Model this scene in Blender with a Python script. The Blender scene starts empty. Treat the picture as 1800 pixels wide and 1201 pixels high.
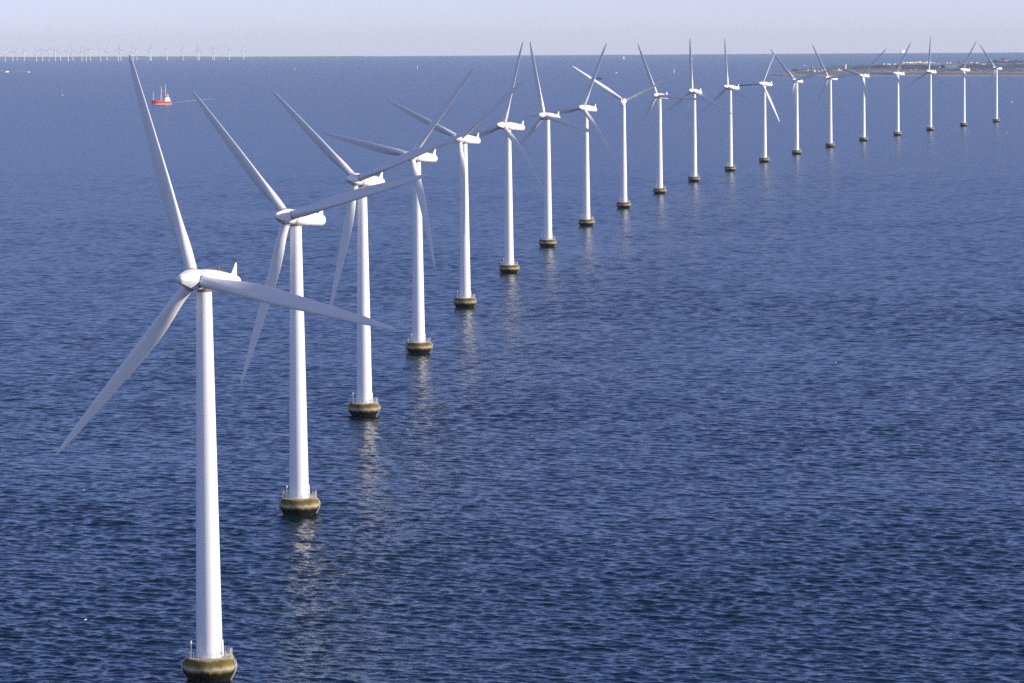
import bpy, bmesh, math, random
import numpy as np
from mathutils import Vector, Matrix
random.seed(7)
rng = np.random.default_rng(11)
C = bpy.context.scene
COL = C.collection
PI = math.pi
REFF = 7.43e6                       # earth radius with refraction: the sea really curves away
CAM_F, PITCH, ROLL, CAM_H = 5681.92, 0.0935472, -0.0061469, 102.67
HUB_H = 64.56

# ------------------------------------------------------------------ camera
Fv = Vector((0, math.cos(PITCH), -math.sin(PITCH)))
R0 = Vector((1, 0, 0)); U0 = Vector((0, math.sin(PITCH), math.cos(PITCH)))
Rv = R0*math.cos(ROLL) + U0*math.sin(ROLL)
Uv = -R0*math.sin(ROLL) + U0*math.cos(ROLL)
cd = bpy.data.cameras.new('camera'); cam = bpy.data.objects.new('camera', cd); COL.objects.link(cam)
m3 = Matrix((Rv, Uv, -Fv)).transposed()
cam.matrix_world = Matrix.Translation((0, 0, CAM_H)) @ m3.to_4x4()
cd.sensor_width = 36.0; cd.lens = CAM_F/1800*36
cd.clip_start = 1.0; cd.clip_end = 200000.0
C.camera = cam

def sea_z(x, y): return -(x*x + y*y)/(2*REFF)
def ray(px, py):
    return (Fv + Rv*((px-900)/CAM_F) - Uv*((py-600.5)/CAM_F)).normalized()
def on_sea(px, py, up=0.0):
    """the point of the sea (lifted by up) that a place in the photograph shows"""
    d = ray(px, py); lo = 1.0
    h = math.hypot(d.x, d.y)
    # solve CAM_H + t d.z = up - (t h)^2/(2R)
    a = h*h/(2*REFF); b = d.z; c = CAM_H - up
    disc = b*b - 4*a*c
    t = (-b - math.sqrt(max(disc, 0)))/(2*a)
    p = Vector((0, 0, CAM_H)) + d*t
    return p
def at_dist(px, py, D):
    d = ray(px, py); t = D/math.hypot(d.x, d.y)
    return Vector((0, 0, CAM_H)) + d*t
def mpp(p): return math.hypot(p.x, p.y)/CAM_F      # metres per photo pixel at p

# ------------------------------------------------------------------ materials
def nodes(name):
    m = bpy.data.materials.new(name); m.use_nodes = True
    nt = m.node_tree
    return m, nt, nt.nodes['Principled BSDF']
def mat(name, col, rough=0.5, var=0.0, scale=1.0, metal=0.0, spec=0.5):
    m, nt, b = nodes(name)
    b.inputs['Roughness'].default_value = rough; b.inputs['Metallic'].default_value = metal
    b.inputs['Specular IOR Level'].default_value = spec
    if var:
        tc = nt.nodes.new('ShaderNodeTexCoord'); n = nt.nodes.new('ShaderNodeTexNoise')
        n.inputs['Scale'].default_value = scale; n.inputs['Detail'].default_value = 5
        r = nt.nodes.new('ShaderNodeValToRGB')
        r.color_ramp.elements[0].position = 0.3; r.color_ramp.elements[1].position = 0.7
        r.color_ramp.elements[0].color = tuple(c*(1-var) for c in col)+(1,)
        r.color_ramp.elements[1].color = tuple(min(1, c*(1+var)) for c in col)+(1,)
        nt.links.new(tc.outputs['Object'], n.inputs['Vector']); nt.links.new(n.outputs['Fac'], r.inputs['Fac'])
        nt.links.new(r.outputs['Color'], b.inputs['Base Color'])
    else:
        b.inputs['Base Color'].default_value = tuple(col)+(1,)
    return m
def streaked(name, col, dirt, amount=0.35, rough=0.4, sx=1.6, sz=0.05):
    """paint with faint vertical weather streaks"""
    m, nt, b = nodes(name); b.inputs['Roughness'].default_value = rough
    tc = nt.nodes.new('ShaderNodeTexCoord'); mp = nt.nodes.new('ShaderNodeMapping')
    mp.inputs['Scale'].default_value = (sx, sx, sz)
    n = nt.nodes.new('ShaderNodeTexNoise'); n.inputs['Scale'].default_value = 1.0; n.inputs['Detail'].default_value = 6
    r = nt.nodes.new('ShaderNodeMapRange'); r.inputs[1].default_value = 0.5; r.inputs[2].default_value = 0.8
    r.inputs[3].default_value = 0.0; r.inputs[4].default_value = amount
    mx = nt.nodes.new('ShaderNodeMix'); mx.data_type = 'RGBA'
    mx.inputs[6].default_value = tuple(col)+(1,); mx.inputs[7].default_value = tuple(dirt)+(1,)
    L = nt.links.new
    L(tc.outputs['Object'], mp.inputs['Vector']); L(mp.outputs['Vector'], n.inputs['Vector'])
    L(n.outputs['Fac'], r.inputs[0]); L(r.outputs[0], mx.inputs[0]); L(mx.outputs[2], b.inputs['Base Color'])
    return m
M = {}
M['tower'] = streaked('white_tower_paint', (0.82, 0.82, 0.82), (0.6, 0.58, 0.53), 0.25, 0.35)
M['nacelle'] = streaked('white_nacelle_paint', (0.82, 0.81, 0.79), (0.52, 0.49, 0.44), 0.22, 0.4, 1.2, 0.6)
M['blade'] = streaked('pale_grey_blade_gelcoat', (0.75, 0.74, 0.72), (0.45, 0.43, 0.4), 0.3, 0.35, 2.0, 0.12)
M['bladewhite'] = streaked('white_blade_gelcoat', (0.74, 0.74, 0.73), (0.5, 0.48, 0.44), 0.2, 0.35, 2.0, 0.12)
M['collar'] = mat('grey_root_collar', (0.13, 0.12, 0.115), 0.5)
M['dark'] = mat('dark_metal', (0.05, 0.05, 0.055), 0.5)
M['galv'] = mat('galvanised_steel', (0.5, 0.5, 0.48), 0.45, 0.15, 3.0)
M['red'] = mat('red_lamp_glass', (0.42, 0.04, 0.05), 0.2)
M['lampyellow'] = mat('yellow_lantern', (0.7, 0.55, 0.3), 0.4)
def concrete():
    m, nt, b = nodes('weathered_concrete'); L = nt.links.new; N = nt.nodes.new
    b.inputs['Roughness'].default_value = 0.85; b.inputs['Specular IOR Level'].default_value = 0.15
    tc = N('ShaderNodeTexCoord'); sp = N('ShaderNodeSeparateXYZ'); L(tc.outputs['Object'], sp.inputs[0])
    mp = N('ShaderNodeMapping'); mp.inputs['Scale'].default_value = (1, 1, 0.12); L(tc.outputs['Object'], mp.inputs['Vector'])
    n1 = N('ShaderNodeTexNoise'); n1.inputs['Scale'].default_value = 1.7; n1.inputs['Detail'].default_value = 6; L(mp.outputs['Vector'], n1.inputs['Vector'])
    n2 = N('ShaderNodeTexNoise'); n2.inputs['Scale'].default_value = 0.5; n2.inputs['Detail'].default_value = 4; L(tc.outputs['Object'], n2.inputs['Vector'])
    # height shifted by streak noise -> ragged bands: wet weed, pale concrete, olive algae, pale rim
    a = N('ShaderNodeMath'); a.operation = 'MULTIPLY_ADD'; a.inputs[1].default_value = 1.0; L(n1.outputs['Fac'], a.inputs[0])
    sub = N('ShaderNodeMath'); sub.operation = 'ADD'; sub.inputs[1].default_value = -0.5; L(sp.outputs['Z'], sub.inputs[0]); L(sub.outputs[0], a.inputs[2])
    mr = N('ShaderNodeMapRange'); mr.inputs[1].default_value = 0.0; mr.inputs[2].default_value = 3.7; L(a.outputs[0], mr.inputs[0])
    cr = N('ShaderNodeValToRGB'); e = cr.color_ramp.elements
    e[0].position = 0.0; e[0].color = (0.012, 0.014, 0.008, 1)
    e[1].position = 1.0; e[1].color = (0.36, 0.3, 0.17, 1)
    for p, c in ((0.36, (0.010, 0.010, 0.006, 1)), (0.41, (0.09, 0.07, 0.015, 1)), (0.48, (0.24, 0.19, 0.09, 1)), (0.56, (0.46, 0.40, 0.31, 1)), (0.62, (0.36, 0.30, 0.19, 1)), (0.72, (0.17, 0.13, 0.03, 1)), (0.9, (0.12, 0.095, 0.02, 1))):
        q = e.new(p); q.color = c
    L(mr.outputs[0], cr.inputs['Fac'])
    mx = N('ShaderNodeMix'); mx.data_type = 'RGBA'; mx.blend_type = 'MULTIPLY'; mx.inputs[0].default_value = 0.7
    r2 = N('ShaderNodeMapRange'); r2.inputs[1].default_value = 0.3; r2.inputs[2].default_value = 0.7; r2.inputs[3].default_value = 0.45; r2.inputs[4].default_value = 1.15
    L(n2.outputs['Fac'], r2.inputs[0]); L(cr.outputs['Color'], mx.inputs[6]); L(r2.outputs[0], mx.inputs[7]); L(mx.outputs[2], b.inputs['Base Color'])
    bp = N('ShaderNodeBump'); bp.inputs['Strength'].default_value = 0.4; bp.inputs['Distance'].default_value = 0.05; L(n1.outputs['Fac'], bp.inputs['Height']); L(bp.outputs[0], b.inputs['Normal'])
    return m
M['concrete'] = concrete()
M['deck'] = mat('concrete_deck', (0.42, 0.38, 0.29), 0.85, 0.25, 1.2)

# ------------------------------------------------------------------ mesh helpers
class MB:
    def __init__(s): s.v = []; s.f = []; s.mi = []
    def add(s, verts, faces, mi=0):
        o = len(s.v); s.v += [tuple(v) for v in verts]
        s.f += [tuple(i+o for i in f) for f in faces]; s.mi += [mi]*len(faces)
    def box(s, c, d, rz=0.0, mi=0, top=None):
        cx, cy, cz = c; hx, hy, hz = d[0]/2, d[1]/2, d[2]/2
        tx, ty = (top if top else (1, 1))
        vs = []
        for z, sx, sy in ((-hz, 1, 1), (hz, tx, ty)):
            for x, y in ((-hx, -hy), (hx, -hy), (hx, hy), (-hx, hy)):
                X, Y = x*sx, y*sy
                vs.append((cx+X*math.cos(rz)-Y*math.sin(rz), cy+X*math.sin(rz)+Y*math.cos(rz), cz+z))
        s.add(vs, [(3, 2, 1, 0), (4, 5, 6, 7), (0, 1, 5, 4), (1, 2, 6, 5), (2, 3, 7, 6), (3, 0, 4, 7)], mi)
    def tube(s, a, b, r, r2=None, n=8, mi=0, cap=True):
        a = Vector(a); b = Vector(b); r2 = r if r2 is None else r2
        d = (b-a).normalized(); t = Vector((0, 0, 1)) if abs(d.z) < .9 else Vector((1, 0, 0))
        u = d.cross(t).normalized(); w = d.cross(u)
        vs = [a+(u*math.cos(2*PI*k/n)+w*math.sin(2*PI*k/n))*r for k in range(n)] + [b+(u*math.cos(2*PI*k/n)+w*math.sin(2*PI*k/n))*r2 for k in range(n)]
        fs = [(k, k+n, (k+1) % n+n, (k+1) % n) for k in range(n)]
        if cap: fs += [tuple(range(n)), tuple(range(2*n-1, n-1, -1))]
        s.add(vs, fs, mi)
    def lathe(s, prof, n=48, mi=0, cap=True, c=(0, 0, 0)):
        vs = []
        for r, z in prof:
            vs += [(c[0]+r*math.cos(2*PI*k/n), c[1]+r*math.sin(2*PI*k/n), c[2]+z) for k in range(n)]
        fs = []
        for i in range(len(prof)-1):
            fs += [(i*n+k, i*n+(k+1) % n, (i+1)*n+(k+1) % n, (i+1)*n+k) for k in range(n)]
        if cap: fs += [tuple(range(n-1, -1, -1)), tuple(range((len(prof)-1)*n, len(prof)*n))]
        s.add(vs, fs, mi)
    def loft(s, rings, mi=0, cap=True):
        n = len(rings[0]); vs = [p for r in rings for p in r]; fs = []
        for i in range(len(rings)-1):
            fs += [(i*n+k, i*n+(k+1) % n, (i+1)*n+(k+1) % n, (i+1)*n+k) for k in range(n)]
        if cap: fs += [tuple(range(n-1, -1, -1)), tuple(range((len(rings)-1)*n, len(rings)*n))]
        s.add(vs, fs, mi)
    def mesh(s, name, mats, smooth=None):
        me = bpy.data.meshes.new(name); me.from_pydata(s.v, [], s.f)
        for m in (mats if isinstance(mats, (list, tuple)) else [mats]): me.materials.append(m)
        me.polygons.foreach_set('material_index', s.mi)
        bm = bmesh.new(); bm.from_mesh(me); bmesh.ops.recalc_face_normals(bm, faces=bm.faces); bm.to_mesh(me); bm.free()
        if smooth is not None:
            me.polygons.foreach_set('use_smooth', [True]*len(me.polygons))
            me.set_sharp_from_angle(angle=math.radians(smooth))
        me.update(); return me
def obj(name, me, parent=None, mw=None):
    o = bpy.data.objects.new(name, me); COL.objects.link(o)
    if parent: o.parent = parent
    if mw is not None:
        if parent: o.matrix_local = mw
        else: o.matrix_world = mw
    return o
def tag(o, label, cat, group=None, kind=None):
    if label: o['label'] = label
    if cat: o['category'] = cat
    if group: o['group'] = group
    if kind: o['kind'] = kind
    return o

# ------------------------------------------------------------------ wind turbine meshes
ALL_T = [[-49.19, 515.2167, 0.4621, -2.2734], [-46.5, 696.6662, 0.5664, -1.8411], [-40.5373, 880.2331, 0.5494, -1.7497], [-30.7113, 1057.5778, 0.6335, -1.2389], [-17.8957, 1239.1175, 0.5908, -1.4511], [-1.1239, 1419.8612, 0.754, -2.8827], [18.1091, 1598.267, 0.624, -2.3591], [41.2923, 1775.8795, 0.5993, -3.002], [68.2498, 1959.3857, 3.2987, 0.5934], [98.3205, 2139.2569, 0.602, -2.1765], [131.1759, 2315.8898, 0.5772, -2.5426], [169.2173, 2496.7978, 0.8051, -2.4856], [209.2031, 2671.4371, 0.7429, -3.0754], [251.5668, 2849.6109, 0.6124, -1.8601], [298.6237, 3026.4686, 0.7692, -2.0282], [349.008, 3203.4266, 0.6441, -1.3263], [403.2068, 3375.039, 0.8333, -1.0558], [459.3599, 3546.3688, 0.7601, -2.6314], [519.9611, 3716.487, 0.821, -1.0435], [582.7454, 3887.8475, 0.7899, -1.911]]

def foundation_mesh():
    m = MB()
    prof = [(3.4, -3), (3.5, 0), (3.78, 0.4), (4.14, 0.95), (4.36, 1.5), (4.43, 2.0), (4.4, 2.5), (4.26, 2.95), (4.04, 3.35), (3.9, 3.56), (3.8, 3.62)]
    m.lathe(prof, 64, 0, False)
    n = 64
    ring = [(3.78*math.cos(2*PI*k/n), 3.78*math.sin(2*PI*k/n), 3.62) for k in range(n)]
    m.add(ring, [tuple(range(n))], 1)
    return m.mesh('foundation', [M['concrete'], M['deck']], 50)
def railing_mesh():
    m = MB(); z = 3.6; n = 22; r = 3.55
    pts = [(r*math.cos(2*PI*k/n), r*math.sin(2*PI*k/n)) for k in range(n)]
    for k, (x, y) in enumerate(pts):
        m.tube((x, y, z), (x, y, z+1.15), 0.032, n=6)
        x2, y2 = pts[(k+1) % n]
        for h in (0.42, 0.78, 1.15): m.tube((x, y, z+h), (x2, y2, z+h), 0.022, n=5, cap=False)
    return m.mesh('railing', M['galv'], 40)
def ladder_mesh(ang, lean=0.0, up=2.2):
    """boat-landing ladder down the side of the bowl, with a gate frame standing above the deck"""
    m = MB(); c, s = math.cos(ang), math.sin(ang)
    def P(r, t, z): return (c*r - s*t, s*r + c*t, z)
    path = [(3.75, 3.62+up), (3.8, 3.62), (4.42, 2.95), (4.62, 2.3), (4.45, 1.4), (3.75, 0.2), (3.6, -0.6)]
    for t in (-0.32, 0.32):
        for (r1, z1), (r2, z2) in zip(path[:-1], path[1:]): m.tube(P(r1, t, z1), P(r2, t, z2), 0.06, n=6)
    for (r1, z1), (r2, z2) in zip(path[:-1], path[1:]):
        k = max(1, int(math.hypot(r2-r1, z2-z1)/0.33))
        for i in range(k):
            f = (i+.5)/k; r, z = r1+(r2-r1)*f, z1+(z2-z1)*f
            m.tube(P(r, -0.32, z), P(r, 0.32, z), 0.035, n=5)
    for t in (-0.32, 0.32): m.tube(P(3.75, t, 3.62+up), P(2.9, t, 3.62+up*0.55), 0.045, n=5)
    return m.mesh('ladder', M['galv'], 40)
def light_mesh():
    m = MB(); m.tube((0, 0, 3.6), (0, 0, 6.0), 0.05, n=8, mi=0)
    m.lathe([(0.05, 5.95), (0.15, 6.0), (0.18, 6.1), (0.18, 6.4), (0.12, 6.52), (0.03, 6.58)], 16, 1)
    return m.mesh('navigation_light', [M['galv'], M['lampyellow']], 40)
def tower_mesh():
    m = MB(); z0, z1 = 3.62, HUB_H-1.92
    prof = [(2.32, z0), (2.32, z0+0.14), (2.13, z0+0.18)]
    for i in range(1, 25):
        f = i/24; rr_ = 2.13+(1.24-2.13)*f**1.05; zz_ = z0+0.18+(z1-z0-0.18)*f
        if i in (8, 16): prof += [(rr_, zz_-0.07), (rr_+0.035, zz_-0.06), (rr_+0.035, zz_), (rr_, zz_+0.01)]
        else: prof.append((rr_, zz_))
    m.lathe(prof, 64, 0)
    return m.mesh('tower', M['tower'], 40)
def door_mesh():
    m = MB(); m.box((2.1, 0, 5.15), (0.34, 1.0, 2.3), 0, 0, (0.8, 0.85)); m.tube((2.28, -0.3, 5.1), (2.28, -0.3, 5.4), 0.04, n=6, mi=1)
    return m.mesh('door', [M['tower'], M['dark']], 30)
def yaw_mesh():
    m = MB(); m.lathe([(1.1, HUB_H-1.95), (1.1, HUB_H-1.3)], 40); return m.mesh('yaw_bearing', M['collar'], 40)
# nacelle frame: +X = upwind along shaft, +Z up, origin = tower axis at hub height
OV = 2.92
def rrect(w, ztop, zbot, rad, x, n=6):
    pts = []; hw = w/2; rad = min(rad, hw*0.98, (ztop-zbot)/2*0.98)
    for cx, cz, a0 in ((hw-rad, ztop-rad, 0), (-hw+rad, ztop-rad, 90), (-hw+rad, zbot+rad, 180), (hw-rad, zbot+rad, 270)):
        for k in range(n+1):
            a = math.radians(a0+90*k/n); pts.append((x, cx+rad*math.cos(a), cz+rad*math.sin(a)))
    return pts
def nacelle_mesh():
    m = MB()
    st = [(1.15, 3.0, 1.55, -1.5, 1.45), (0.95, 3.3, 1.72, -1.68, 1.5), (-0.5, 3.45, 1.82, -1.78, 1.3), (-3.0, 3.4, 1.72, -1.82, 1.15), (-6.5, 3.2, 1.38, -1.8, 1.1), (-9.0, 3.0, 1.12, -1.72, 1.1), (-10.0, 2.75, 0.98, -1.58, 1.15), (-10.45, 2.2, 0.7, -1.25, 0.95), (-10.6, 1.4, 0.3, -0.85, 0.55)]
    m.loft([rrect(w, zt, zb, r, x) for x, w, zt, zb, r in st])
    me = m.mesh('nacelle', M['nacelle'], 50); me.transform(Matrix.Diagonal((1, .95, .94, 1)))
    for v in me.vertices:
        if v.co.x < -1: v.co.x = -1+(v.co.x+1)*.925
    return me
def fin_mesh():
    m = MB(); rings = []
    for z, x0, x1, t in ((0.95, -8.15, -10.05, 0.5), (1.6, -8.7, -9.98, 0.36), (2.4, -9.2, -9.9, 0.26), (2.95, -9.5, -9.85, 0.2)):
        n = 12; c = (x0+x1)/2; h = (x0-x1)/2
        rings.append([(c+h*math.cos(2*PI*k/n), t/2*math.sin(2*PI*k/n)*(1 if True else 0), z) for k in range(n)])
    m.loft(rings); return m.mesh('tail_fin', M['nacelle'], 40)
def antenna_mesh():
    m = MB(); m.tube((-9.68, 0, 2.9), (-9.68, 0, 4.5), 0.04, 0.025, n=6); m.tube((-9.68, -0.3, 3.3), (-9.68, 0.3, 3.3), 0.025, n=5)
    m.lathe([(0.1, 0), (0.1, 0.14)], 8, c=(-9.68, -0.3, 3.3)); m.lathe([(0.1, 0), (0.1, 0.14)], 8, c=(-9.68, 0.3, 3.3))
    return m.mesh('antenna', M['dark'], 40)
def beacon_mesh():
    m = MB(); m.lathe([(0.12, 1.5), (0.12, 1.8)], 12, 1); m.lathe([(0.14, 1.8), (0.17, 1.86), (0.17, 2.06), (0.08, 2.16)], 14, 0, c=(0, 0, 0))
    me = m.mesh('warning_light', [M['red'], M['dark']], 40)
    me.transform(Matrix.Translation((-3.4, 0.55, 0.0))); return me
def spinner_mesh():
    """rounded triangular-faceted nose; frame: +X upwind, origin rotor centre, blade k at angle k*120 from +Z"""
    m = MB(); n = 72; rings = []
    for x, r, tri in ((-1.35, 1.58, 0), (-1.2, 1.66, .15), (0.0, 1.74, .35), (1.0, 1.64, .55), (2.0, 1.42, .75), (3.0, 1.08, .85), (3.7, 0.86, .8), (4.05, 0.76, .6), (4.28, 0.62, .4), (4.44, 0.42, .2), (4.52, 0.2, 0), (4.54, 0.05, 0)):
        ring = []
        for k in range(n):
            a = 2*PI*k/n
            b = ((a + PI/6) % (PI/3)) - PI/6           # six flats with soft ridges
            poly = math.cos(PI/6)/math.cos(((a) % (PI/3)) - PI/6)
            rr = r*(1 + tri*(poly*1.04-1))
            ring.append((x, rr*math.sin(a), rr*math.cos(a)))
        rings.append(ring)
    m.loft(rings); return m.mesh('spinner', M['nacelle'], 65)
def airfoil(n):
    """closed section, chord -1..0 behind the leading edge at x=0; returns (x, y) with +y = suction side"""
    pts = []
    for k in range(n):
        a = 2*PI*k/n
        xc = (1-math.cos(a))/2               # 0 at LE .. 1 at TE
        t = 5*(0.2969*math.sqrt(xc)-0.126*xc-0.3516*xc**2+0.2843*xc**3-0.1015*xc**4)
        cam_ = 0.16*xc*(1-xc)
        up = 1 if a <= PI else -1
        pts.append((xc, up*t, cam_))
    return pts
def blade_mesh(material):
    """+Z = radius, +X = leading edge (rotation), -Y = upwind (pressure side)"""
    n = 40; af = airfoil(n); rings = []
    #   r, chord, t/c, twist deg, circle blend, x of leading edge
    st = [(1.1, 1.9, 1, 14, 1), (2.2, 1.9, 1, 14, 1), (3.6, 1.93, .92, 13.5, .88), (5.0, 2.08, .76, 12.5, .62), (7.0, 2.32, .56, 11, .3), (9.2, 2.5, .42, 9.5, .1), (12, 2.6, .34, 7.6, 0), (15, 2.55, .29, 6, 0), (18, 2.4, .26, 4.4, 0), (22, 2.12, .23, 2.9, 0), (26, 1.83, .21, 1.7, 0), (30, 1.48, .20, 0.8, 0), (33.5, 1.12, .19, 0.2, 0), (35.8, .84, .18, 0, 0), (37.0, .6, .18, 0, 0), (37.65, .36, .18, 0, 0), (37.95, .12, .2, 0, 0)]
    # densify
    sts = []
    for a, b in zip(st[:-1], st[1:]):
        for i in range(3):
            f = i/3; sts.append(tuple(x+(y-x)*f for x, y in zip(a, b)))
    sts.append(st[-1])
    for r, c, tc, tw, bl in sts:
        ring = []; b = math.radians(tw+1.5)
        axis = 0.5*bl + 0.33*(1-bl)           # pitch axis position along chord
        for k, (xc, t, cm) in enumerate(af):
            a = 2*PI*k/n
            X = (axis-xc)*c; Y = (t*tc+cm*(1-bl)*0.6*min(1, tc*3))*c
            CX = 0.5*c*math.cos(a); CY = 0.5*c*math.sin(a)*1.0
            X = X*(1-bl)+CX*bl; Y = Y*(1-bl)+CY*bl
            ring.append((X*math.cos(b)+Y*math.sin(b), -X*math.sin(b)+Y*math.cos(b), r))
        rings.append(ring)
    m = MB(); m.loft(rings); return m.mesh('blade', material, 60)
def collar_mesh():
    m = MB(); m.lathe([(0.93, 1.36), (1.0, 1.38), (1.0, 1.5), (0.96, 1.51)], 40, 0, False); m.lathe([(0.955, 1.62), (0.985, 1.63), (0.985, 1.72), (0.955, 1.73)], 40, 0, False)
    return m.mesh('root_collar', M['collar'], 30)
me_found, me_rail, me_light, me_tower, me_door, me_yaw = foundation_mesh(), railing_mesh(), light_mesh(), tower_mesh(), door_mesh(), yaw_mesh()
me_lad = [ladder_mesh(math.radians(196), up=1.5), ladder_mesh(math.radians(-16), up=1.5)]
me_nac, me_fin, me_ant, me_bea, me_spin, me_collar = nacelle_mesh(), fin_mesh(), antenna_mesh(), beacon_mesh(), spinner_mesh(), collar_mesh()
me_blade, me_bladew = blade_mesh(M['blade']), blade_mesh(M['bladewhite'])

LABELS = ['nearest white turbine of the row, its foot at the bottom edge of the photo',
 'white turbine second nearest, one blade sweeping to the right over the towers behind it',
 'white turbine third nearest in the row, long blade crossing its right neighbours',
 'white turbine fourth nearest, hub half hidden by a blade of the one before it',
 'white turbine fifth nearest, with one blade straight down along its tower',
 'white turbine sixth nearest, its nacelle in full side view with one blade nearly upright',
 'white turbine seventh nearest, one blade leaning left above the horizon, another low right',
 'white turbine eighth nearest, upright blade leaning right against the sky',
 'white turbine turned away from the others, its rotor a wide Y over the sea',
 'white turbine tenth nearest, a flat dark blade reaching right just behind two sails',
 'white turbine eleventh nearest, one blade exactly upright and a third of the row behind it',
 'white turbine twelfth nearest, upright blade and a low blade pointing right',
 'white turbine thirteenth nearest with bright white feathered blades',
 'white turbine fourteenth nearest, one blade crossing a bright white blade of its left neighbour',
 'white turbine fifteenth nearest, upper blade leaning left above the tip of the flat island',
 'white turbine sixteenth nearest, one blade hanging down in front of its tower',
 'white turbine seventeenth nearest, upper blade passing in front of the far white ferry',
 'white turbine eighteenth nearest with one upright blade over the flat island',
 'white turbine last but one of the row, upper blade leaning right',
 'white turbine farthest of the near row and smallest, upper blade leaning left']
turbine_roots = []; blade_objs = {}
def make_turbine(i, x, y, yaw, ph):
    z0 = sea_z(x, y)
    root = obj('wind_turbine', None, None, Matrix.Translation((x, y, z0)))
    tag(root, LABELS[i], 'wind turbine', 'row of offshore wind turbines')
    f = obj('foundation', me_found, root, Matrix.Rotation(math.radians((0, 6, -9, 12, -5, 8, -12, 4)[i % 8]), 4, 'Z'))
    obj('railing', me_rail, f); obj('ladder', me_lad[0], f); obj('ladder', me_lad[1], f)
    obj('navigation_light', me_light, f, Matrix.Translation((-2.75, -2.2, 0)))
    t = obj('tower', me_tower, root); obj('door', me_door, t, Matrix.Rotation(math.radians(-12), 4, 'Z')); obj('yaw_bearing', me_yaw, t)
    tilt = math.radians(5)
    a = Vector((-math.sin(yaw)*math.cos(tilt), -math.cos(yaw)*math.cos(tilt), math.sin(tilt)))
    r = Vector((math.cos(yaw), -math.sin(yaw), 0))
    u = r.cross(a)
    if u.z < 0: u = -u
    base = Vector((0, 0, HUB_H))
    N = Matrix((a, u.cross(a), u)).transposed().to_4x4(); N.translation = base
    nac = obj('nacelle', me_nac, root, N)
    obj('tail_fin', me_fin, nac); obj('antenna', me_ant, nac); obj('warning_light', me_bea, nac)
    hub = base + a*OV
    bl = []
    for k in range(3):
        th = ph + k*2*PI/3
        rad = r*math.cos(th)+u*math.sin(th); t_ = r*math.sin(th)-u*math.cos(th)
        g = math.radians(1.5)
        Z = (rad*math.cos(g)+a*math.sin(g)); X = t_; Y = Z.cross(X)
        B = Matrix((X, Y, Z)).transposed().to_4x4()
        if i == 12: B = B @ Matrix.Rotation(-math.radians(62), 4, 'Z')
        if i == 8: B = B @ Matrix.Rotation(math.radians(60), 4, 'Z')
        B.translation = hub; bl.append((th, B))
    th0 = bl[0][0]
    rad0 = r*math.cos(th0)+u*math.sin(th0)
    S = Matrix((a, rad0.cross(a), rad0)).transposed().to_4x4(); S.translation = hub
    obj('spinner', me_spin, root, S)
    for th, B in bl:
        b = obj('blade', me_bladew if i in (8, 12) else me_blade, root, B); obj('root_collar', me_collar, b)
        blade_objs.setdefault(i, []).append(b)
    turbine_roots.append(root)
for i, (x, y, yaw, ph) in enumerate(ALL_T): make_turbine(i, x, y, yaw, ph)

# ------------------------------------------------------------------ far wind farm on the horizon
def far_mesh(ph, yaw):
    m = MB(); H = 68.5; R = 46.5
    m.lathe([(4.0, -4), (4.0, 3.5), (2.6, 3.6), (1.7, H-2)], 12)
    ca, sa = math.cos(yaw), math.sin(yaw)
    a = Vector((-sa, -ca, 0)); r = Vector((ca, -sa, 0)); u = Vector((0, 0, 1))
    c = Vector((0, 0, H))
    rings = []
    for s, w in ((5.0, 0.5), (3.8, 1.7), (1.0, 2.1), (-7.0, 1.9), (-8.5, 1.2)):
        rings.append([c+a*s+(r*math.cos(2*PI*k/10)+u*math.sin(2*PI*k/10))*w for k in range(10)])
    m.loft(rings)
    h = c+a*3
    for k in range(3):
        th = ph+k*2*PI/3; rad = r*math.cos(th)+u*math.sin(th); t = r*math.sin(th)-u*math.cos(th)
        rings = []
        for s, ch, tk in ((1.2, 2.0, 2.0), (4, 2.2, 1.8), (9.5, 3.4, 1.0), (25, 2.2, .45), (40, 1.2, .25), (46, .4, .1)):
            rings.append([h+rad*s+t*(ch/2*math.cos(2*PI*q/8))+a*(tk/2*math.sin(2*PI*q/8)) for q in range(8)])
        m.loft(rings)
    return m.mesh('far_wind_turbine', M['far'], 40)
M['far'] = mat('far_turbine_white', (0.8, 0.8, 0.8), 0.5)
FAR = [(9, 107.7), (22.5, 107.2), (30.1, 107.7), (42.7, 107), (64, 107.5), (75, 107.2), (86.2, 107.7), (97, 107), (106, 107), (119.7, 107.5), (128.1, 106.5), (143.9, 107.5), (151.5, 107.2), (158.7, 106.3), (176.9, 107.2), (188, 106.2), (207.7, 106.8), (212, 106.2), (233.7, 106.5), (240.7, 105.9), (263.7, 106.3), (265.7, 106.1), (293.7, 105.9), (321.7, 106), (347.7, 104.7), (349.7, 105.8), (373.7, 104.6), (376.7, 105.7), (402.8, 104.6), (428, 104.6)]
ORD = ['first', 'second', 'third', 'fourth', 'fifth', 'sixth', 'seventh', 'eighth', 'ninth', 'tenth', 'eleventh', 'twelfth', 'thirteenth', 'fourteenth', 'fifteenth', 'sixteenth', 'seventeenth', 'eighteenth', 'nineteenth', 'twentieth', 'twenty-first', 'twenty-second', 'twenty-third', 'twenty-fourth', 'twenty-fifth', 'twenty-sixth', 'twenty-seventh', 'twenty-eighth', 'twenty-ninth', 'thirtieth']
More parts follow.
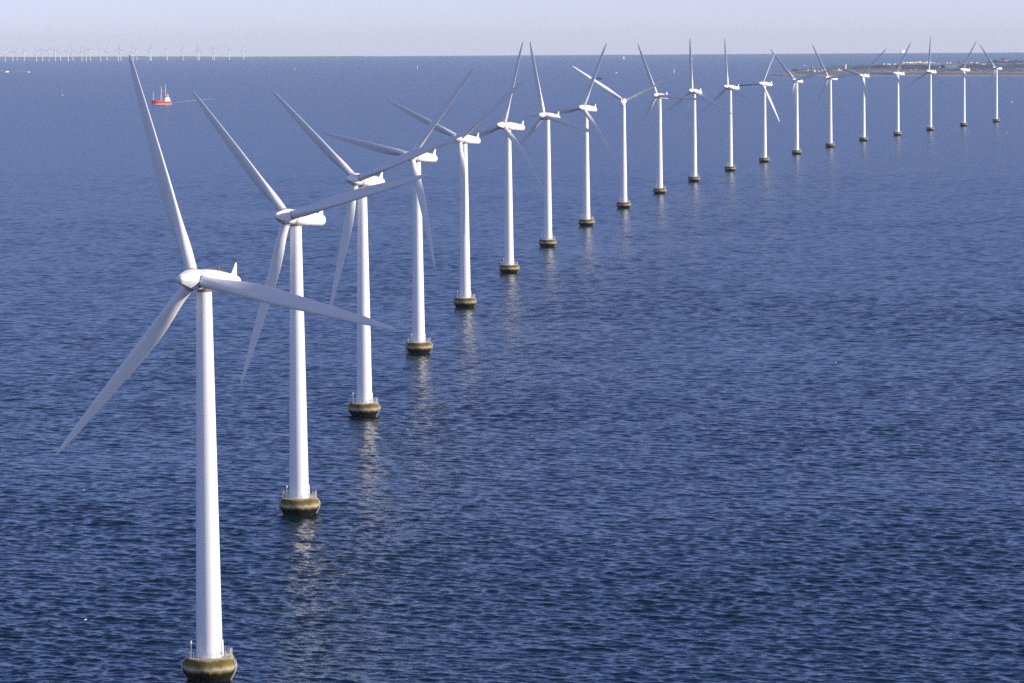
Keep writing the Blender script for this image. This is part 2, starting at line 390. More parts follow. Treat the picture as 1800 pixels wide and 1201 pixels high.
for k, (px, py) in enumerate(FAR):
    p = on_sea(px, py)
    o = obj('far_wind_turbine', far_mesh(random.uniform(0, 2.1), 0.75+random.uniform(-.12, .12)), None, Matrix.Translation(p))
    n_left = ORD[k]
    if k == 29: lab = 'tiny pale wind turbine on the horizon, rightmost of the distant wind farm'
    elif k == 0: lab = 'tiny pale wind turbine on the horizon, leftmost of the distant wind farm'
    else: lab = 'tiny pale wind turbine on the horizon, %s from the left in the distant wind farm' % n_left
    tag(o, lab, 'wind turbine', 'distant wind farm on the horizon')

# ------------------------------------------------------------------ sea
AX = (math.sin(math.radians(31)), math.cos(math.radians(31)))   # direction the wind blows to
def build_sea():
    STEP = 0.00065
    az_f = np.arange(-math.radians(11.2), math.radians(11.2), STEP)
    az_c1 = np.linspace(az_f[-1], az_f[0]+2*PI, 60)[1:-1]
    az = np.concatenate([az_f, az_c1]); nc = len(az)
    rr = [30.]
    while rr[-1] < 440: rr.append(rr[-1]*1.12)
    while rr[-1] < 3200: rr.append(rr[-1]*(1+STEP))
    while rr[-1] < 47500: rr.append(rr[-1]*1.012)
    r = np.array(rr); nr = len(r)
    A, Rr = np.meshgrid(az, r)
    X = (Rr*np.sin(A)); Y = (Rr*np.cos(A)); Z = -(Rr**2)/(2*REFF)
    # local cell size decides which waves the mesh may carry
    step_r = np.gradient(r)
    fine = np.clip((math.radians(11.0)-np.abs(A))/math.radians(0.6), 0, 1)*np.clip((Rr-445)/25, 0, 1)*np.clip((3150-Rr)/800, 0, 1)
    cell = np.repeat(step_r[:, None], nc, 1)
    n = 200
    lam = np.exp(rng.uniform(math.log(0.9), math.log(11), n))
    th = rng.normal(0, math.radians(30), n)
    k = 2*PI/lam
    kx = k*(AX[0]*np.cos(th)-AX[1]*np.sin(th)); ky = k*(AX[0]*np.sin(th)+AX[1]*np.cos(th))
    w = np.exp(-0.5*((np.log(lam)-math.log(2.2))/0.75)**2)
    w /= math.sqrt((w**2).sum())
    SL = WAVE_SLOPE*math.sqrt(2)
    amp = SL*w/k; ph = rng.uniform(0, 2*PI, n)
    # gust patches
    G = np.ones_like(X)
    for q in range(14):
        L = math.exp(rng.uniform(math.log(60), math.log(500))); t = rng.uniform(0, 2*PI)
        G += 0.045*np.sin(2*PI/L*(X*math.cos(t)*0.7+Y*math.sin(t))+rng.uniform(0, 6.28))
    G = np.clip(G, 0.45, 1.6)*fine
    DX = np.zeros_like(X, dtype=np.float32); DY = DX.copy(); DZ = DX.copy()
    i0 = int(np.searchsorted(r, 440)); i1 = int(np.searchsorted(r, 3200)); j1 = len(az_f)
    sl = (slice(i0, i1), slice(0, j1))
    xs = X[sl]; ys = Y[sl]; cs = cell[sl][:, :1]
    for q in range(n):
        fade = np.clip((lam[q]/cs-2.2)/2.0, 0, 1)
        nz = int((fade[:, 0] > 0).sum())
        if nz == 0: continue
        P = ((kx[q]*xs[:nz]+ky[q]*ys[:nz]+ph[q]) % (2*PI)).astype(np.float32)
        f = (fade[:nz]*amp[q]).astype(np.float32)
        DZ[i0:i0+nz, :j1] += f*np.cos(P)
        s = f*np.sin(P)*0.9
        DX[i0:i0+nz, :j1] -= s*kx[q]/k[q]; DY[i0:i0+nz, :j1] -= s*ky[q]/k[q]
    res = np.zeros(nr)
    for q in range(n):
        res += w[q]**2*np.clip((lam[q]/step_r-2.2)/2.0, 0, 1)
    res = np.repeat(res[:, None], nc, 1)*fine
    X = X+DX*G; Y = Y+DY*G; Z = Z+DZ*G
    V = np.stack([X, Y, Z], -1).reshape(-1, 3).astype(np.float32)
    V = np.concatenate([V, np.array([[0, 0, 0]], dtype=np.float32)])
    idx = np.arange(nr*nc).reshape(nr, nc)
    a = idx[:-1, :]; b = idx[1:, :]
    q = np.stack([a, np.roll(a, -1, 1), np.roll(b, -1, 1), b], -1).reshape(-1, 4)[:, ::-1]
    tri = np.stack([np.full(nc, nr*nc), np.roll(idx[0], -1), idx[0]], -1)
    me = bpy.data.meshes.new('sea')
    me.vertices.add(len(V)); me.vertices.foreach_set('co', V.ravel())
    loops = np.concatenate([q.ravel(), tri.ravel()]).astype(np.int32)
    me.loops.add(len(loops)); me.loops.foreach_set('vertex_index', loops)
    starts = np.concatenate([np.arange(len(q))*4, len(q)*4+np.arange(nc)*3]).astype(np.int32)
    me.polygons.add(len(starts)); me.polygons.foreach_set('loop_start', starts)
    me.polygons.foreach_set('use_smooth', np.ones(len(starts), dtype=bool))
    me.update(calc_edges=True); me.validate()
    at = me.attributes.new('unresolved', 'FLOAT', 'POINT')      # share of the wave slopes too small for the mesh here
    at.data.foreach_set('value', np.concatenate([np.clip(1-res, 0, 1).ravel(), [1.0]]).astype(np.float32))
    me.materials.append(M['water'])
    o = obj('sea', me); tag(o, None, None, None, 'structure')
    return o
WAVE_SLOPE = 0.17
ROUGH_NEAR, ROUGH_FAR = 0.16, 0.26
def water_material():
    m, nt, b = nodes('sea_water'); L = nt.links.new; N = nt.nodes.new
    b.inputs['Base Color'].default_value = (0.001, 0.015, 0.028, 1)
    b.inputs['Specular Tint'].default_value = (0.73, 0.96, 1.0, 1)
    b.inputs['Roughness'].default_value = 0.12; b.inputs['IOR'].default_value = 1.333
    tc = N('ShaderNodeTexCoord')
    mp = N('ShaderNodeMapping'); mp.inputs['Rotation'].default_value = (0, 0, math.radians(31)); L(tc.outputs['Object'], mp.inputs['Vector'])
    geo = N('ShaderNodeNewGeometry')
    tot = None
    for sc, stren, sq in ((1.1, 0.30, 1.7), (0.22, 0.24, 1.8), (3.5, 0.24, 1.5)):
        ms = N('ShaderNodeMapping'); ms.inputs['Scale'].default_value = (sc/sq, sc, sc); L(mp.outputs['Vector'], ms.inputs['Vector'])
        n = N('ShaderNodeTexNoise'); n.noise_dimensions = '2D'; n.inputs['Scale'].default_value = 1.0; n.inputs['Detail'].default_value = 2.0
        L(ms.outputs['Vector'], n.inputs['Vector'])
        s = N('ShaderNodeVectorMath'); s.operation = 'SUBTRACT'; s.inputs[1].default_value = (0.5, 0.5, 0.5); L(n.outputs['Color'], s.inputs[0])
        g = N('ShaderNodeVectorMath'); g.operation = 'MULTIPLY'; g.inputs[1].default_value = (stren*0.8, stren*1.15, 0.0); L(s.outputs[0], g.inputs[0])
        if tot is None: tot = g
        else:
            ad = N('ShaderNodeVectorMath'); ad.operation = 'ADD'; L(tot.outputs[0], ad.inputs[0]); L(g.outputs[0], ad.inputs[1]); tot = ad
    # large calmer and rougher patches
    pn = N('ShaderNodeTexNoise'); pn.noise_dimensions = '2D'; pn.inputs['Scale'].default_value = 0.004; pn.inputs['Detail'].default_value = 3; L(mp.outputs['Vector'], pn.inputs['Vector'])
    pr = N('ShaderNodeMapRange'); pr.inputs[1].default_value = 0.3; pr.inputs[2].default_value = 0.7; pr.inputs[3].default_value = 0.85; pr.inputs[4].default_value = 1.15; L(pn.outputs['Fac'], pr.inputs[0])
    sc_ = N('ShaderNodeVectorMath'); sc_.operation = 'SCALE'; L(tot.outputs[0], sc_.inputs[0]); L(pr.outputs[0], sc_.inputs['Scale'])
    ad = N('ShaderNodeVectorMath'); ad.operation = 'ADD'; L(geo.outputs['Normal'], ad.inputs[0]); L(sc_.outputs[0], ad.inputs[1])
    ua = N('ShaderNodeAttribute'); ua.attribute_name = 'unresolved'
    ur = N('ShaderNodeMapRange'); ur.inputs[1].default_value = 0.0; ur.inputs[2].default_value = 1.0; ur.inputs[3].default_value = ROUGH_NEAR; ur.inputs[4].default_value = ROUGH_FAR
    L(ua.outputs['Fac'], ur.inputs[0]); L(ur.outputs[0], b.inputs['Roughness'])
    us = N('ShaderNodeMapRange'); us.inputs[1].default_value = 0.0; us.inputs[2].default_value = 1.0; us.inputs[3].default_value = 1.0; us.inputs[4].default_value = 0.35
    L(ua.outputs['Fac'], us.inputs[0])
    sm = N('ShaderNodeMath'); sm.operation = 'MULTIPLY'; L(pr.outputs[0], sm.inputs[0]); L(us.outputs[0], sm.inputs[1]); L(sm.outputs[0], sc_.inputs['Scale'])
    nm = N('ShaderNodeVectorMath'); nm.operation = 'NORMALIZE'; L(ad.outputs[0], nm.inputs[0]); L(nm.outputs[0], b.inputs['Normal'])
    return m
M['water'] = water_material()
build_sea()

# ------------------------------------------------------------------ red ship and its wake
def hull_rings(L, B, depth, sheer, n=26):
    rings = []
    for i in range(n+1):
        s = i/n                              # 0 stern .. 1 bow
        x = -L/2 + L*s
        w = B/2*(1-max(0, (s-0.62)/0.38)**2.2)*(1-0.25*max(0, (0.12-s)/0.12)**2)
        w = max(w, 0.06)
        top = depth + sheer*max(0, (s-0.55)/0.45)**2 + 0.3*sheer*max(0, (0.2-s)/0.2)**2
        bx = x - (L*0.035)*max(0, (s-0.8)/0.2)
        rings.append([(x, -w, top), (bx, -w*0.93, depth*0.3), (bx, -w*0.8, -1.5), (bx, w*0.8, -1.5), (bx, w*0.93, depth*0.3), (x, w, top)])
    return rings
M['shipred'] = mat('red_ship_paint', (0.62, 0.045, 0.03), 0.4, 0.15, 0.4)
M['shipwhite'] = mat('white_ship_paint', (0.8, 0.8, 0.78), 0.4)
M['glass'] = mat('dark_window_glass', (0.03, 0.04, 0.05), 0.1)
def red_ship():
    p = on_sea(283, 183.6); root = obj('cargo_ship', None, None, Matrix.Translation(p) @ Matrix.Rotation(math.radians(180+32), 4, 'Z'))
    tag(root, 'small red ship with white bridge and tall masts heading left far out on the sea', 'ship')
    L, B = 35, 10
    root.scale = (1, 1, 1.18)
    m = MB(); m.loft(hull_rings(L, B, 3.9, 1.6)); obj('hull', m.mesh('hull', M['shipred'], 40), root)
    m = MB(); m.loft([[(x*1.004, y*1.012, z) for x, y, z in ((r[1][0], r[1][1], 0.75), (r[1][0], r[1][1]*.985, 0.1), (r[1][0], -r[1][1]*.985, 0.1), (r[1][0], -r[1][1], 0.75))] for r in hull_rings(L, B, 3.9, 1.6)])
    obj('waterline_stripe', m.mesh('waterline_stripe', M['shipwhite'], 40), root)
    m = MB()
    for sgn in (-1, 1):
        for i in range(12):
            s0, s1 = 0.5+i*0.04, 0.5+(i+1)*0.04
            def W(s): return B/2*(1-max(0, (s-0.62)/0.38)**2.2), -L/2+L*s, 3.4+1.6*max(0, (s-.55)/.45)**2
            w0, x0, z0 = W(s0); w1, x1, z1 = W(s1)
            m.add([(x0, sgn*w0, z0), (x1, sgn*w1, z1), (x1, sgn*w1, z1+1.3), (x0, sgn*w0, z0+1.3), (x0, sgn*(w0-.15), z0), (x1, sgn*(w1-.15), z1), (x1, sgn*(w1-.15), z1+1.3), (x0, sgn*(w0-.15), z0+1.3)],
                  [(0, 1, 2, 3), (7, 6, 5, 4), (3, 2, 6, 7)])
    obj('bulwark', m.mesh('bulwark', M['shipred']), root)
    m = MB(); m.box((-10.2, 0, 5.1), (10, 7.8, 3.4)); m.box((-10.4, 0, 8.0), (7.6, 7.2, 2.5)); m.box((-10.0, 0, 10.6), (5.6, 7.6, 2.8)); m.box((-14.8, 0, 4.8), (2, 6.4, 2.8))
    sup = obj('superstructure', m.mesh('superstructure', M['shipwhite']), root)
    m = MB(); m.box((-7.17, 0, 10.9), (0.12, 6.6, 1.1)); m.box((-10, 3.83, 10.9), (4.6, 0.12, 1.1)); m.box((-10, -3.83, 10.9), (4.6, 0.12, 1.1))
    obj('window', m.mesh('window', M['glass']), sup)
    m = MB(); m.tube((-8.4, 0, 12.0), (-8.4, 0, 27.5), 0.55, 0.3, n=10); m.tube((-8.4, -2.0, 20), (-8.4, 2.0, 20), 0.2, n=6); obj('main_mast', m.mesh('main_mast', M['shipwhite'], 40), root)
    m = MB(); m.box((-11.4, 0, 14.0), (3.4, 3.4, 4.0), 0, 0, (0.75, 0.8)); m.box((-11.4, 0, 16.3), (2.2, 2.4, .6), 0, 1)
    obj('funnel', m.mesh('funnel', [M['shipred'], M['dark']]), root)
    m = MB()
    for yy in (-2.6, 2.6): m.tube((-0.6, yy, 3.4), (-0.6, yy*0.55, 17.2), 0.4, 0.3, n=8)
    m.box((-0.6, 0, 17.4), (2.6, 6.2, 0.5), 0, 1); m.tube((-0.6, 0, 17.6), (-0.6, 0, 20), 1.0, 0.5, n=8); m.tube((-0.6, 0, 20), (-0.6, 0, 25.5), 0.45, 0.25, n=8)
    m.tube((-0.6, 0, 17.2), (-7.6, 0, 17.2), 0.18, n=6, mi=1)
    obj('gantry_mast', m.mesh('gantry_mast', [M['shipwhite'], M['shipred']], 40), root)
    m = MB(); m.tube((13.8, 0, 4.6), (13.8, 0, 17.6), 0.45, 0.3, n=8); m.tube((13.8, -1.2, 16.4), (13.8, 1.2, 16.4), 0.2, n=6); obj('fore_mast', m.mesh('fore_mast', M['shipwhite'], 40), root)
    m = MB(); m.box((5.5, 0, 4.3), (10, 5.6, 1.8), 0, 0, (0.96, 0.9)); m.box((0.4, 0, 5.2), (3.6, 5, 3.6), 0, 0, (0.7, 0.8)); m.tube((1.0, 0, 6.6), (7.5, 0, 8.0), 0.3, n=6)
    obj('deck_gear', m.mesh('deck_gear', M['shipred']), root)
red_ship()
def foam_mat(name, dens):
    m, nt, b = nodes(name); L = nt.links.new; N = nt.nodes.new
    b.inputs['Base Color'].default_value = (0.62, 0.66, 0.7, 1); b.inputs['Roughness'].default_value = 0.7
    tc = N('ShaderNodeTexCoord'); mp = N('ShaderNodeMapping'); mp.inputs['Scale'].default_value = (.05, .02, .05); L(tc.outputs['Object'], mp.inputs['Vector'])
    n = N('ShaderNodeTexNoise'); n.inputs['Scale'].default_value = 1; n.inputs['Detail'].default_value = 4; L(mp.outputs['Vector'], n.inputs['Vector'])
    r = N('ShaderNodeMapRange'); r.inputs[1].default_value = .3; r.inputs[2].default_value = .6; r.inputs[3].default_value = 0; r.inputs[4].default_value = dens; L(n.outputs['Fac'], r.inputs[0]); L(r.outputs[0], b.inputs['Alpha'])
    return m
def wake():
    pts = [(298, 182.2, 22), (303, 181.4, 52), (309, 180.5, 66), (316, 179.6, 84), (322, 179.0, 78), (328, 178.4, 88), (336, 177.5, 74), (343, 176.8, 80), (352, 176.0, 66), (360, 175.4, 72), (376, 174.2, 30)]
    m = MB(); L = []; Rr = []
    for px, py, w in pts:
        p = on_sea(px, py, 0.5)
        L.append((p.x, p.y-w, p.z)); Rr.append((p.x, p.y+w, p.z))
    n = len(L); m.add(L+Rr, [(i, i+1, n+i+1, n+i) for i in range(n-1)])
    o = obj('wake', m.mesh('wake', foam_mat('thin_wake_foam', 0.75))); tag(o, None, None, None, 'structure')
wake()

# ------------------------------------------------------------------ small craft, gulls, platform
M['sail'] = mat('white_sailcloth', (0.85, 0.85, 0.84), 0.7)
M['hullwhite'] = mat('white_boat_hull', (0.78, 0.78, 0.76), 0.3)
M['hulldark'] = mat('dark_boat_hull', (0.03, 0.035, 0.05), 0.5)
def sailboat(px, py, hpx, label, heading=60, genoa=True, name='sailboat'):
    p = on_sea(px, py); h = hpx*1.1*mpp(p); L = h*0.72
    root = obj(name, None, None, Matrix.Translation(p) @ Matrix.Rotation(math.radians(heading), 4, 'Z'))
    tag(root, label, 'sailboat', 'sailboats on the sound')
    m = MB(); m.loft(hull_rings(L, L*0.3, L*0.1, L*0.03, 14)); obj('hull', m.mesh('hull', M['hullwhite'], 40), root)
    m = MB(); m.tube((0.06*L, 0, 0), (0.06*L, 0, h), h*0.012, n=6); m.tube((0.06*L, 0, h*.16), (-0.42*L, 0, h*.15), h*0.01, n=6); obj('mast', m.mesh('mast', M['hullwhite'], 40), root)
    def sail(nm, a, b, c, bel):
        m = MB(); a, b, c = Vector(a), Vector(b), Vector(c); n = 8; vs = []; fs = []
        for i in range(n+1):
            for j in range(n+1):
                u, v = i/n, j/n
                q = (a*(1-u)+b*u)*(1-v)+c*v
                q = q+Vector((0, bel*math.sin(PI*u)*math.sin(PI*min(1, v+.15))*L, 0)); vs.append(q)
        for i in range(n):
            for j in range(n): fs.append((i*(n+1)+j, (i+1)*(n+1)+j, (i+1)*(n+1)+j+1, i*(n+1)+j+1))
        m.add(vs, fs); me = m.mesh(nm, M['sail'], 60)
        o = obj(nm, me, root); s = o.modifiers.new('thickness', 'SOLIDIFY'); s.thickness = 0.06
    sail('mainsail', (0.03*L, 0, h*.18), (-0.40*L, 0, h*.17), (0.05*L, 0, h*.98), 0.08)
    if genoa: sail('foresail', (0.49*L, 0, h*.10), (0.09*L, 0, h*.13), (0.08*L, 0, h*.9), 0.1)
sailboat(1171.3, 168.6, 7.5, 'white sailboat beside the tip of a turbine nacelle in the middle of the sound', 70)
sailboat(1185, 128.2, 8, 'white sailboat with a tall bent sail alone in blue water below the horizon', 80)
sailboat(1096.5, 104.2, 6, 'white sailboat with spread sails close under the horizon', 20)
sailboat(734, 121.5, 6.5, 'faint thin sailboat far off, left of the middle of the horizon', 80, False)
sailboat(518, 123, 4, 'faint tiny sailboat far off near the distant wind farm', 75, False)
def motorboat(px, py, wpx, label, col='hullwhite', heading=15, name='motor_boat'):
    p = on_sea(px, py); L = wpx*mpp(p)
    root = obj(name, None, None, Matrix.Translation(p) @ Matrix.Rotation(math.radians(heading), 4, 'Z'))
    tag(root, label, 'boat', 'small boats on the sound')
    m = MB(); m.loft(hull_rings(L, L*0.34, L*0.14, L*0.05, 14)); obj('hull', m.mesh('hull', M[col], 40), root)
    m = MB(); m.box((-0.05*L, 0, L*0.22), (L*0.36, L*0.22, L*0.18), 0, 0, (0.8, 0.85)); obj('cabin', m.mesh('cabin', M['hullwhite']), root)
motorboat(1413.5, 115.4, 4, 'pale motor boat in open water left of the harbour mole')
motorboat(1778.5, 179.6, 4, 'small white motor boat to the right of the farthest turbine tower')
motorboat(1770, 234.3, 2.6, 'tiny white boat near the right edge, below the foot of the farthest turbine')
motorboat(1083.5, 128.6, 4.5, 'faint motor boat left of a lone sailboat, under the horizon')
motorboat(1217, 104.2, 3, 'pale speck of a boat beside an upright turbine blade near the horizon')
motorboat(1210, 186.6, 2.5, 'small faint boat between two turbine nacelles in mid sound')
motorboat(110, 168.8, 7, 'faint reddish boat low in the water, left of the red ship', 'shipred')
def dark_ship():
    p = on_sea(1053, 139.4); s = mpp(p)
    root = obj('fishing_boat', None, None, Matrix.Translation(p) @ Matrix.Rotation(math.radians(170), 4, 'Z'))
    tag(root, 'dark two masted boat half hidden behind a turbine blade', 'boat')
    L = 12*s; m = MB(); m.loft(hull_rings(L, L*.25, L*.12, L*.06, 16)); obj('hull', m.mesh('hull', M['hulldark'], 40), root)
    m = MB(); m.box((-0.2*L, 0, L*.17), (L*.22, L*.16, L*.14)); obj('cabin', m.mesh('cabin', M['hulldark']), root)
    for x, h in ((0.02*L, 10*s), (0.22*L, 8*s)):
        m = MB(); m.tube((x, 0, L*.1), (x, 0, h), 0.35, 0.2, n=6); m.tube((x, 0, L*.2), (x-L*.18, 0, L*.32), 0.2, n=6); obj('mast', m.mesh('mast', M['hulldark'], 40), root)
dark_ship()
M['ferrywhite'] = mat('white_ferry_paint', (0.85, 0.85, 0.85), 0.4)
M['ferrygrey'] = mat('grey_ferry_hull', (0.45, 0.47, 0.5), 0.5)
def ferry():
    D = 38500.; b = at_dist(1588, 93.9, D); z = sea_z(b.x, b.y); s = D/CAM_F
    root = obj('ferry', None, None, Matrix.Translation((b.x, b.y, z)) @ Matrix.Rotation(math.radians(38), 4, 'Z'))
    tag(root, 'large white ferry standing up over the horizon above the flat island', 'ship')
    zz = b.z-z
    m = MB(); m.loft(hull_rings(20*s, 3.4*s, zz+1.2*s, .3*s, 20)); obj('hull', m.mesh('hull', M['ferrygrey'], 40), root)
    m = MB(); m.box((-.5*s, 0, zz+1.5*s), (12*s, 3*s, 3*s)); m.box((-1.2*s, 0, zz+3.6*s), (7.5*s, 2.8*s, 1.9*s)); m.box((1.0*s, 0, zz+4.9*s), (4*s, 2.4*s, .9*s)); obj('superstructure', m.mesh('superstructure', M['ferrywhite']), root)
    m = MB(); m.box((-3.2*s, 0, zz+5.0*s), (1.6*s, 1.4*s, 1.2*s), 0, 0, (.8, .9)); obj('funnel', m.mesh('funnel', M['ferrywhite']), root)
ferry()
M['gull'] = mat('white_feathers', (0.8, 0.8, 0.8), 0.8)
M['gullshade'] = mat('shaded_wing_feathers', (0.06, 0.06, 0.07), 0.8)  # one wing coloured dark to stand for its shade
def gull(px, py, up, head, bank, label, s=1.0):
    p = on_sea(px, py, up)
    m = MB()
    prof = [(-0.32, .015), (-0.24, .05), (-0.1, .09), (0.04, .1), (0.15, .075), (0.2, .06), (0.26, .058), (0.31, .035), (0.36, .01)]
    m.loft([[(x, r*math.cos(2*PI*k/12), r*0.95*math.sin(2*PI*k/12)+0.02) for k in range(12)] for x, r in prof])
    for sg in (-1, 1):
        rings = []
        for y, x0, x1, z in ((.06, .14, -.1, .05), (.25, .17, -.07, .16), (.42, .14, -.06, .2), (.58, .02, -.12, .16), (.7, -.12, -.17, .1)):
            t = .02 if y < .65 else .006
            rings.append([(x0, sg*y, z), ((x0+x1)/2, sg*y, z+t), (x1, sg*y, z), ((x0+x1)/2, sg*y, z-t)])
        m.loft(rings, mi=0 if sg > 0 else 1)
    o = obj('gull', m.mesh('gull', [M['gull'], M['gullshade']], 50), None, Matrix.Translation(p) @ Matrix.Rotation(head, 4, 'Z') @ Matrix.Rotation(bank, 4, 'X') @ Matrix.Scale(s, 4))
    tag(o, label, 'bird', 'gulls over the sea')
gull(147, 861.5, 1.5, math.radians(100), math.radians(-35), 'white gull with shaded wing low over the waves, left of the nearest turbine tower', 1.35)
gull(150.5, 1089.5, 1.0, math.radians(60), math.radians(-30), 'white gull low over dark waves near the bottom left corner', 1.15)
gull(1469.5, 638.5, 1.0, math.radians(30), math.radians(20), 'tiny white gull alone over open water on the right', 0.7)
def platform():
    """rope-access work platform hung round one blade of the stopped turbine"""
    root9 = turbine_roots[8]; best = None
    for b in blade_objs[8]:
        w = root9.matrix_world @ b.matrix_local
        tip = w @ Vector((0, 0, 38))
        if best is None or tip.x < best[0]: best = (tip.x, w)
    w = best[1]; c = w @ Vector((0, 0, 12.2))
    root = obj('work_platform', None, None, Matrix.Translation(c) @ Matrix.Rotation(math.radians(10), 4, 'Z'))
    tag(root, 'small white work platform hung around a blade of the stopped turbine', 'work platform')
    m = MB()
    for yy in (-1.5, 1.5): m.box((0, yy, -1.35), (3.4, 1.0, 0.12))
    for xx in (-1.7, 1.7): m.box((xx, 0, -1.35), (0.5, 4.0, 0.13))
    obj('floor', m.mesh('floor', M['galv']), root)
    m = MB()
    for xx in (-1.7, 0, 1.7):
        for yy in (-1.95, 1.95): m.tube((xx, yy, -1.3), (xx, yy, -0.2), 0.06, n=6)
    for yy in (-1.95, 1.95):
        for z in (-.75, -.2): m.tube((-1.7, yy, z), (1.7, yy, z), 0.05, n=6)
    for yy in (-1.35, 1.35): m.box((0, yy, 0.25), (0.8, 0.3, 4.3))
    obj('guard_rail', m.mesh('guard_rail', M['hullwhite'], 40), root)
    m = MB()
    for xx in (-1.6, 1.6): m.tube((xx, 0, -1.3), (xx*.4, 0, 2.6), 0.05, n=6)
    obj('hoist_cable', m.mesh('hoist_cable', M['hullwhite'], 40), root)
platform()

# ------------------------------------------------------------------ flat island, far coast, sandbank
def land_mat():
    m, nt, b = nodes('island_ground'); L = nt.links.new; N = nt.nodes.new
    b.inputs['Roughness'].default_value = 0.95
    at = N('ShaderNodeAttribute'); at.attribute_name = 'inland'
    tc = N('ShaderNodeTexCoord'); mp = N('ShaderNodeMapping'); mp.inputs['Scale'].default_value = (.004, .0012, .004); L(tc.outputs['Object'], mp.inputs['Vector'])
    n = N('ShaderNodeTexNoise'); n.inputs['Scale'].default_value = 1; n.inputs['Detail'].default_value = 6; L(mp.outputs['Vector'], n.inputs['Vector'])
    a = N('ShaderNodeMath'); a.operation = 'MULTIPLY_ADD'; a.inputs[1].default_value = 0.16; L(n.outputs['Fac'], a.inputs[0])
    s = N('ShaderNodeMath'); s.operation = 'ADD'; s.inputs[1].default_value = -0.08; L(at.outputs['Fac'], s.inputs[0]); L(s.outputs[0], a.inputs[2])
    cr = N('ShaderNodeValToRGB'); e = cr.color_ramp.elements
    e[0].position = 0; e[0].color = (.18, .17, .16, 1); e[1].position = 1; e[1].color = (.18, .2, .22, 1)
    for p, c in ((.02, (.34, .3, .25, 1)), (.04, (.30, .26, .22, 1)), (.06, (.16, .14, .11, 1)), (.2, (.13, .12, .11, 1)), (.245, (.38, .33, .29, 1)), (.28, (.09, .11, .14, 1)), (.36, (.2, .2, .22, 1)), (.42, (.085, .105, .14, 1)), (.5, (.07, .09, .13, 1)), (.7, (.1, .12, .16, 1)), (.85, (.22, .22, .24, 1))):  # bluer greys inland carry some distance haze in the ground colour
        q = e.new(p); q.color = c
    L(a.outputs[0], cr.inputs['Fac']); L(cr.outputs['Color'], b.inputs['Base Color'])
    return m
M['land'] = land_mat()
def interp(tab, x):
    for (x0, y0), (x1, y1) in zip(tab[:-1], tab[1:]):
        if x <= x1: return y0+(y1-y0)*max(0, (x-x0)/(x1-x0))
    return tab[-1][1]
FRONT = [(1356, 132.2), (1375, 132.8), (1400, 133.2), (1450, 134), (1560, 134.2), (1700, 134.6), (1860, 134.8)]
BACK = [(1356, 131.6), (1375, 130.8), (1391, 129.2), (1397, 127.2), (1408, 125), (1424, 122.6), (1442, 120.6), (1458, 117.4), (1476, 114.4), (1500, 113.4), (1545, 112.6), (1575, 110.4), (1600, 109.2), (1655, 108.8), (1672, 111.4), (1690, 110.2), (1735, 108.4), (1800, 107), (1860, 106.8)]
def island():
    xs = np.concatenate([np.arange(1356, 1400, 2), np.arange(1400, 1861, 5)]); nt_ = 26
    V = []; F = []; at = []
    for i, px in enumerate(xs):
        f, bk = interp(FRONT, px), interp(BACK, px)
        for j in range(nt_):
            t = j/(nt_-1); py = f+(bk-f)*t
            edge = min(1, t/0.05)*min(1, (1-t)/0.08)
            z = -0.6+2.6*edge + (1.2*math.sin(px*.31+j)+1.0*math.sin(px*.07+j*2.1))*edge*min(1, t*3)
            p = on_sea(px, py); p.z += z
            V.append(p); at.append((f-py)/(134.4-108.5))
    n = len(xs)
    for i in range(n-1):
        for j in range(nt_-1): F.append((i*nt_+j, (i+1)*nt_+j, (i+1)*nt_+j+1, i*nt_+j+1))
    m = MB(); m.add(V, F); me = m.mesh('island', M['land'], 60)
    a = me.attributes.new('inland', 'FLOAT', 'POINT'); a.data.foreach_set('value', at)
    o = obj('island', me); tag(o, None, None, None, 'structure')
island()
BM = {}
def bmat(c):
    k = tuple(round(x, 2) for x in c)
    if k not in BM: BM[k] = mat('painted_wall', c, 0.8, 0.12, 0.05)
    return BM[k]
W_, PINK, BEIGE, GREY, BLUE, RED, YEL = (.85, .85, .84), (.72, .52, .47), (.72, .63, .52), (.4, .4, .4), (.14, .2, .27), (.45, .13, .08), (.82, .77, .58)
def building(px, py, w, h, col, label, roof=None, cat='building', pitch=False, name='building'):
    p = on_sea(px, py, 1.6); s = mpp(p)
    root = obj(name, None, None, Matrix.Translation((p.x, p.y, p.z-1.0)) @ Matrix.Rotation(-math.atan2(p.x, p.y)+math.radians(random.uniform(22, 46)), 4, 'Z'))
    tag(root, label, cat, 'buildings on the flat island')
    W, H = w*s, h*s; D = min(max(W*.6, 6), 60)
    m = MB()
    if pitch: m.box((0, 0, H*.33), (W, D, H*.66))
    else: m.box((0, 0, H/2), (W, D, H))
    n = max(1, int(W/9)); wz = H*.33 if pitch else H*.5
    obj('wall', m.mesh('wall', bmat(col)), root)
    m = MB(); rc = roof or GREY
    if pitch:
        z0 = H*.66; hw, hd = W/2*1.03, D/2*1.08
        m.add([(-hw, -hd, z0), (hw, -hd, z0), (hw, hd, z0), (-hw, hd, z0), (-hw*.97, 0, H), (hw*.97, 0, H)], [(0, 1, 5, 4), (2, 3, 4, 5), (0, 4, 3), (1, 2, 5), (3, 2, 1, 0)])
    else:
        m.box((0, 0, H+.3), (W*1.02, D*1.02, .6)); m.box((W*.2, 0, H+1.2), (min(4, W*.3), min(4, D*.4), 1.3))
    obj('roof', m.mesh('roof', bmat(rc)), root)
    m = MB()
    for k in range(n): m.box((-W/2+(k+.5)*W/n, -D/2-.06, wz), (min(3, W/n*.5), .1, max(1.2, min(2.2, H*.25))))
    obj('window', m.mesh('window', M['glass']), root)
